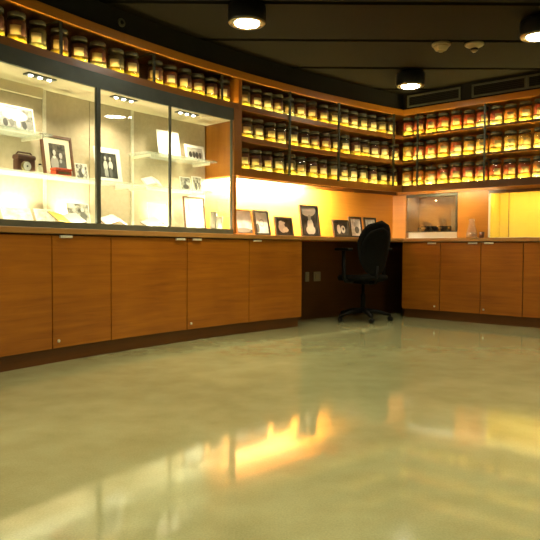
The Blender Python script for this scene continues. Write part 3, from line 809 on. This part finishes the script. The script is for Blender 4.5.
# deck
print_sheet(PL, rotL, 4.46, 0.30, ZD, 0.24, 0.125, 0.45, 'pale photo lying tilted at the left end of the case deck', P_PALE, 0.006)
print_sheet(PL, rotL, 4.22, 0.33, ZD, 0.16, 0.125, 0.40, 'pale card standing behind the yellow paged book', P_PALE, 0.008)
book(PL, rotL, 4.11, 0.25, ZD, 0.26, 0.15, 'open book with yellow page on the case deck', M_YELLOWP, M_BLACKF, lift=0.18, tilt=0.5)
print_sheet(PL, rotL, 3.92, 0.34, ZD, 0.21, 0.185, 0.22, 'busy black and white photo standing on the deck by the mullion', P_MIX1, 0.006)
book(PL, rotL, 3.66, 0.24, ZD, 0.24, 0.12, 'open brown covered book on the deck right of the mullion', M_PAPER, M_LEATHER, lift=-0.38, tilt=0.5)
book(PL, rotL, 3.22, 0.24, ZD, 0.28, 0.13, 'open book with brown covers in the right half of the deck', M_PAPER, M_LEATHER, lift=-0.38, tilt=0.35)
print_sheet(PL, rotL, 3.10, 0.36, ZD, 0.22, 0.24, 0.2, 'plain white sheet standing behind the open book on the deck', None)
frame(PL, rotL, 2.68, 0.37, ZD, 0.26, 0.318, 0.12, 'tall thin framed document at the right end of the deck', M_BROWNF, P_PALE, rim=0.010)
# small objects
px, py = PL(4.42, 0.30)
r = root('camera_bag', (px, py, ZM + 0.0005), 'dark brown leather bag on the middle shelf at the far left', 'bag', rot=(0, 0, rotL(4.42)))
part(r, 'pouch', g_box(-0.075, 0.075, -0.035, 0.035, 0.002, 0.10), M_LEATHER, local=True, bevel=0.02)
part(r, 'flap', g_box(-0.078, 0.078, -0.040, 0.040, 0.085, 0.125), M_LEATHER, local=True, bevel=0.018)
part(r, 'strap', g_tube([(-0.07, 0, 0.115), (-0.05, 0.0, 0.14), (0.05, 0, 0.14), (0.07, 0, 0.115)], 0.006, 6), M_LEATHER, local=True)
px, py = PL(4.45, 0.235)
r = root('round_clock', (px, py, ZM + 0.0005), 'small white round dial in front of the brown bag', 'clock', rot=(0, 0, rotL(4.45)))
Mx = Matrix.Translation((0, 0, 0.036)) @ Matrix.Rotation(PI / 2, 4, 'X')
part(r, 'case', g_xf(g_lathe([(0.034, -0.012), (0.036, -0.008), (0.036, 0.010), (0.033, 0.013)], 18), Mx), M_BEZEL, local=True, smooth=True)
part(r, 'dial', g_xf(g_lathe([(0.031, 0.0135), (0.030, 0.015)], 18), Mx), M_PAPER, local=True)
part(r, 'hub', g_xf(g_lathe([(0.007, 0.0155), (0.006, 0.018)], 10), Mx), M_BLACKP, local=True)
px, py = PL(4.335, 0.24)
r = root('small_bottle', (px, py, ZM + 0.0005), 'tiny pale bottle standing right of the white dial', 'bottle')
part(r, 'bottle_body', g_lathe([(0.016, 0), (0.018, 0.003), (0.018, 0.04), (0.009, 0.05), (0.009, 0.056)], 12), M_CREAMP, local=True, smooth=True)
part(r, 'cap', g_lathe([(0.011, 0.0565), (0.011, 0.068)], 12), M_BLACKP, local=True)
px, py = PL(4.155, 0.245)
r = root('red_tin', (px, py, ZM + 0.0005), 'small red tin box before the brown framed portrait', 'tin', rot=(0, 0, rotL(4.155)))
part(r, 'tin_body', g_box(-0.07, 0.07, -0.035, 0.035, 0, 0.036), M_RED, local=True, bevel=0.006)
part(r, 'lid', g_box(-0.072, 0.072, -0.037, 0.037, 0.0365, 0.055), M_RED, local=True, bevel=0.006)
part(r, 'band', g_box(-0.05, 0.05, -0.0362, -0.0352, 0.010, 0.026), M_BEZEL, local=True)
for s, o, h, lab in ((2.53, 0.28, 0.185, 'taller grey canister on the deck next to the framed document'), (2.527, 0.203, 0.13, 'shorter grey mug at the right end of the case deck')):
    px, py = PL(s, o)
    r = root('canister', (px, py, ZD + 0.0005), lab, 'canister')
    part(r, 'cylinder_body', g_lathe([(0.030, 0), (0.034, 0.004), (0.034, h * 0.9), (0.032, h * 0.92)], 16), M_GREYMUG, local=True, smooth=True)
    part(r, 'rim', g_lathe([(0.0345, h * 0.921), (0.0345, h * 0.99), (0.030, h)], 16), M_GREYMUG, local=True, smooth=True)

# frames on the worktop right of the case
ZT = 0.935
G = 'framed photos along the worktop'
frame(PL, rotL, 2.225, 0.18, ZT, 0.235, 0.255, 0.20, 'framed misty landscape photo nearest the glass case', M_ORF, P_GRAD, rim=0.014, depth=0.03, group=G)
frame(PL, rotL, 1.985, 0.18, ZT, 0.205, 0.255, 0.20, 'framed pale document with a seal, second from the case', M_BLACKF, P_RING, rim=0.018, depth=0.03, group=G)
frame(PL, rotL, 1.68, 0.18, ZT, 0.25, 0.20, 0.18, 'black framed landscape photo with white figures, third from the case', M_BLACKF, P_ACT, rim=0.022, depth=0.03, group=G)
frame(PL, rotL, 1.295, 0.18, ZT, 0.275, 0.345, 0.16, 'tallest black framed photo, standing figure in white', M_BLACKF, P_STAND, rim=0.024, depth=0.03, group=G)
frame(PL, rotL, 0.815, 0.18, ZT, 0.25, 0.20, 0.20, 'black framed photo of two pale faces left of the chair', M_BLACKF, P_DUO, rim=0.022, depth=0.025, group=G)
frame(PL, rotL, 0.575, 0.19, ZT, 0.20, 0.245, 0.18, 'dark framed photo of seated figure, half hidden by the chair', M_BLACKF, P_SIT, rim=0.020, depth=0.025, group=G)
frame(PL, rotL, 0.335, 0.19, ZT, 0.20, 0.245, 0.18, 'dark framed pale photo showing above the chair back', M_BLACKF, P_PALE, rim=0.018, depth=0.025, group=G)

# sockets in the knee space
for s, w, lab in ((0.95, 0.055, 'wide beige wall socket in the knee space'), (1.10, 0.03, 'narrow beige wall socket in the knee space')):
    px, py = PL(s, 0.4385)
    r = root('wall_socket', (px, py, 0.43), lab, 'socket', rot=(0, 0, rotL(s)))
    part(r, 'plate', g_box(-w, w, -0.010, 0, 0, 0.11), M_SOCKET, local=True, bevel=0.003)
    part(r, 'socket_face', g_box(-w * 0.55, w * 0.55, -0.014, -0.0105, 0.025, 0.085), M_IVORY, local=True)

# ------------------------------------------------------------------ office chair
def chair(cx, cy, face):
    r = root('office_chair', (cx, cy, 0), 'black office chair turned to the worktop under the jar shelves', 'chair', rot=(0, 0, math.atan2(-face[0], face[1])))
    # local: front is +Y
    for k in range(5):
        a = PI / 2 + 2 * PI * k / 5 + 0.25
        c, s = math.cos(a), math.sin(a)
        leg = part(r, 'base_leg', g_tube([(0.03 * c, 0.03 * s, 0.115), (0.16 * c, 0.16 * s, 0.105), (0.30 * c, 0.30 * s, 0.072)], 0.02, 8, radii=[0.030, 0.024, 0.016]), M_BLACKP, local=True, smooth=True)
        for d in (-1, 1):
            g = g_lathe([(0.020, -0.009), (0.027, -0.006), (0.027, 0.006), (0.020, 0.009)], 14)
            M = Matrix.Translation((0.305 * c, 0.305 * s, 0.0275)) @ Matrix.Rotation(a + 0.8, 4, 'Z') @ Matrix.Translation((0, d * 0.015, 0)) @ Matrix.Rotation(PI / 2, 4, 'X')
            part(r, 'caster', g_xf(g, M), M_BLACKP, local=True, parent=leg, smooth=True)
        part(r, 'caster_stem', g_tube([(0.305 * c, 0.305 * s, 0.03), (0.305 * c, 0.305 * s, 0.085)], 0.008, 8), M_BLACKP, local=True, parent=leg)
    part(r, 'hub', g_lathe([(0.045, 0.09), (0.048, 0.10), (0.044, 0.14), (0.03, 0.15)], 16), M_BLACKP, local=True, smooth=True)
    part(r, 'gas_column', g_lathe([(0.028, 0.151), (0.028, 0.30), (0.018, 0.305), (0.018, 0.415)], 14), M_BLACKP, local=True, smooth=True)
    part(r, 'mechanism', g_box(-0.09, 0.09, -0.14, 0.10, 0.416, 0.45), M_BLACKP, local=True, bevel=0.012)
    part(r, 'height_lever', g_tube([(0.09, 0.02, 0.435), (0.2, 0.03, 0.43), (0.24, 0.03, 0.425)], 0.007, 6), M_BLACKP, local=True)
    # seat cushion: rounded slab with dipped middle
    V, F = [], []
    n, m = 28, 6
    def ring(sc_, z):
        for k in range(n):
            a = 2 * PI * k / n
            e = 0.55
            x = 0.25 * sc_ * math.copysign(abs(math.cos(a)) ** e, math.cos(a))
            y = 0.235 * sc_ * math.copysign(abs(math.sin(a)) ** e, math.sin(a))
            V.append((x, y + 0.01, z - 0.03 * max(0, (y - 0.12) / 0.12) ** 2))
    for sc_, z in ((0.80, 0.452), (0.97, 0.462), (1.0, 0.485), (0.97, 0.508), (0.85, 0.520), (0.45, 0.512), (0.05, 0.508)): ring(sc_, z)
    for i in range(6):
        for k in range(n): F.append((i * n + k, i * n + (k + 1) % n, (i + 1) * n + (k + 1) % n, (i + 1) * n + k))
    F.append(tuple(reversed(range(n)))); F.append(tuple(6 * n + k for k in range(n)))
    part(r, 'seat', (V, F, None), M_FABRIC, local=True, smooth=True)
    # backrest: tall egg shaped shell, concave towards the sitter
    def back_shell(scale, th0, th1, zb, zt):
        V, F = [], []
        nv, nu = 14, 12
        for side in (0, 1):
            for i in range(nv + 1):
                v = i / nv
                vv = 2 * v - 1
                prof = (1 - abs(vv) ** 2.6) ** 0.45 if abs(vv) < 1 else 0
                wd = (0.165 + 0.07 * min(1, v / 0.6)) * prof * scale + 0.004
                z = zb + (zt - zb) * v
                lean = -0.215 - 0.055 * v - 0.05 * v * v + 0.035 * math.sin(v * PI * 0.8)
                for j in range(nu + 1):
                    t = 2 * j / nu - 1
                    x = wd * t
                    edge = max(abs(t) ** 4, abs(vv) ** 6)
                    th = th1 * (1 - edge) if side else -th0 * (1 - edge)
                    y = lean + 0.055 * t * t * (wd / 0.235) + th
                    V.append((x, y, z))
        N = (nv + 1) * (nu + 1)
        for side in (0, 1):
            for i in range(nv):
                for j in range(nu):
                    a = side * N + i * (nu + 1) + j
                    q = (a, a + 1, a + nu + 2, a + nu + 1)
                    F.append(q if side else tuple(reversed(q)))
        bord = [(0, j) for j in range(nu)] + [(i, nu) for i in range(nv)] + [(nv, j) for j in range(nu, 0, -1)] + [(i, 0) for i in range(nv, 0, -1)]
        ids = [i * (nu + 1) + j for i, j in bord]
        for k in range(len(ids)):
            a, b = ids[k], ids[(k + 1) % len(ids)]
            F.append((a, b, b + N, a + N))
        return V, F, None
    part(r, 'backrest', back_shell(1.0, 0.016, 0.04, 0.50, 1.115), M_FABRIC, local=True, smooth=True)
    g = back_shell(0.82, 0.012, -0.004, 0.53, 1.04)
    part(r, 'back_cover', g_xf(g, Matrix.Translation((0, -0.012, 0))), M_FABRIC, local=True, smooth=True)
    part(r, 'back_support', g_tube([(0, -0.12, 0.43), (0, -0.19, 0.44), (0, -0.225, 0.50), (0, -0.235, 0.62)], 0.02, 8, radii=[0.022, 0.022, 0.018, 0.012]), M_BLACKP, local=True, smooth=True)
    for s in (-1, 1):
        arm = part(r, 'armrest', g_tube([(s * 0.17, -0.02, 0.447), (s * 0.27, -0.02, 0.455), (s * 0.29, -0.02, 0.50), (s * 0.29, -0.01, 0.785)], 0.022, 8), M_BLACKP, local=True, smooth=True)
        part(r, 'arm_pad', g_box(s * 0.29 - 0.035, s * 0.29 + 0.035, -0.13, 0.12, 0.786, 0.818), M_BLACKP, local=True, parent=arm, bevel=0.012)
    return r
chair(1.05, 6.97, (-0.52, 0.85))

# ------------------------------------------------------------------ ceiling lamps, detectors, vents
def lamp(x, y, label, group='round ceiling spotlights', power=1.0, cone=2.1):
    r = root('ceiling_lamp', (x, y, 2.50), label, 'lamp', group=group)
    part(r, 'housing', g_lathe([(0.118, 0.010), (0.143, 0.010), (0.145, 0.016), (0.145, 0.125), (0.138, 0.132), (0.02, 0.134)], 28), M_LAMPB, local=True, smooth=True)
    part(r, 'bezel', g_lathe([(0.092, 0.0095), (0.092, 0.0), (0.136, 0.0), (0.142, 0.0095)], 28), M_BEZEL, local=True, smooth=True)
    part(r, 'lens', g_lathe([(0.090, -0.003), (0.091, 0.006)], 28), E_LAMP, local=True)
    part(r, 'stem', g_lathe([(0.022, 0.135), (0.022, 0.158)], 12), M_ALU, local=True, smooth=True)
    part(r, 'canopy', g_lathe([(0.060, 0.1585), (0.060, 0.185)], 16), M_LAMPB, local=True, smooth=True)
    ld = bpy.data.lights.new('lamp_beam', 'SPOT'); ld.energy = P_LAMP * power; ld.spot_size = cone; ld.spot_blend = 1.0
    ld.color = LAMP_COL; ld.shadow_soft_size = 0.10
    lo = bpy.data.objects.new('lamp_beam', ld); COL.objects.link(lo); lo.parent = r; lo.location = (0, 0, -0.02)
    return r
S1, S2, S3 = 4.75, 4.75 + 0.835, 4.75 + 1.67
lamp(-0.185, S1, 'black drum ceiling lamp nearest, left of centre')
lamp(1.45, S3 + 0.10, 'black drum ceiling lamp farthest away near the corner', power=0.3)
lamp(2.13, S1 + 0.25, 'black drum ceiling lamp cut by the right photo edge', power=0.6)
for (x, y) in ((-0.9, 2.245), (1.2, 2.245), (3.3, 2.245), (0.2, -0.26), (2.2, -0.26), (4.2, -0.26)):  # unseen lamps added to light the floor and brighten the curved run's doors
    lamp(x, y, 'black drum ceiling lamp added out of view, %s, %s' % ('just behind the frame top' if y > 1 else 'behind the viewer', 'left' if x < 0.5 else 'middle' if x < 2.5 else 'right'), 'lamps added out of view', power=0.85, cone=2.75)
# detectors
r = root('smoke_detector', (1.53, S2 + 0.07, ZC - 0.066), 'ivory domed smoke detector on the dark ceiling, left of two', 'detector')
part(r, 'base_ring', g_lathe([(0.078, 0.042), (0.082, 0.048), (0.082, 0.066)], 24), M_IVORY, local=True, smooth=True)
part(r, 'dome', g_lathe([(0.03, 0.0), (0.05, 0.006), (0.066, 0.03), (0.072, 0.0415)], 24), M_IVORY, local=True, smooth=True)
part(r, 'sensor_cap', g_lathe([(0.022, -0.008), (0.026, -0.0005)], 16), M_IVORY, local=True, smooth=True)
r = root('smoke_detector', (1.83, S2 + 0.07, ZC - 0.066), 'ivory saucer shaped detector with dark sensor, right of two', 'detector')
part(r, 'base_ring', g_lathe([(0.03, 0.022), (0.075, 0.045), (0.085, 0.055), (0.085, 0.066)], 24), M_IVORY, local=True, smooth=True)
part(r, 'sensor_neck', g_lathe([(0.034, 0.006), (0.036, 0.0215)], 16), M_BLACKP, local=True, smooth=True)
part(r, 'sensor_cap', g_lathe([(0.014, -0.010), (0.030, 0.0055)], 16), M_IVORY, local=True, smooth=True)
# vents on the straight soffit
def vent(u0, u1, label):
    x, y = PR((u0 + u1) / 2, 0.08)
    r = root('air_vent', (x, y, 2.49), label, 'vent', group='air vents on the soffit')
    z0, z1 = 2.495, 2.635
    part(r, 'backing', g_sweep(PR, u0, u1, 0.084, 0.089, z0, z1), M_SLOT)
    part(r, 'frame', g_join(g_sweep(PR, u0, u1, 0.068, 0.0835, z0, z0 + 0.018), g_sweep(PR, u0, u1, 0.068, 0.0835, z1 - 0.018, z1),
                            g_sweep(PR, u0, u0 + 0.02, 0.068, 0.0835, z0 + 0.018, z1 - 0.018), g_sweep(PR, u1 - 0.02, u1, 0.068, 0.0835, z0 + 0.018, z1 - 0.018)), M_VENT)
    n = 5
    for k in range(n):
        z = z0 + 0.03 + (z1 - z0 - 0.06) * k / (n - 1)
        part(r, 'slat', g_sweep(PR, u0 + 0.021, u1 - 0.021, 0.073, 0.0835, z - 0.003, z + 0.003), M_SOFF)
vent(0.0, 0.66, 'grey framed air vent on the black soffit nearest the corner')
vent(0.79, 1.38, 'grey framed air vent on the black soffit left of the joint')
vent(1.385, 2.10, 'grey framed air vent cut by the right photo edge')
# small round sensor on the curved soffit
px, py = PL(3.72, 0.088)
r = root('soffit_sensor', (px, py, 2.56), 'small dark round sensor on the curved soffit above the case', 'sensor', rot=(0, 0, rotL(3.72)))
Mx = Matrix.Rotation(PI / 2, 4, 'X')
part(r, 'ring', g_xf(g_lathe([(0.034, 0.0), (0.034, 0.008), (0.026, 0.010)], 18), Mx), M_VENT, local=True, smooth=True)
part(r, 'eye', g_xf(g_lathe([(0.018, 0.0105), (0.010, 0.018)], 14), Mx), M_BLACKP, local=True, smooth=True)
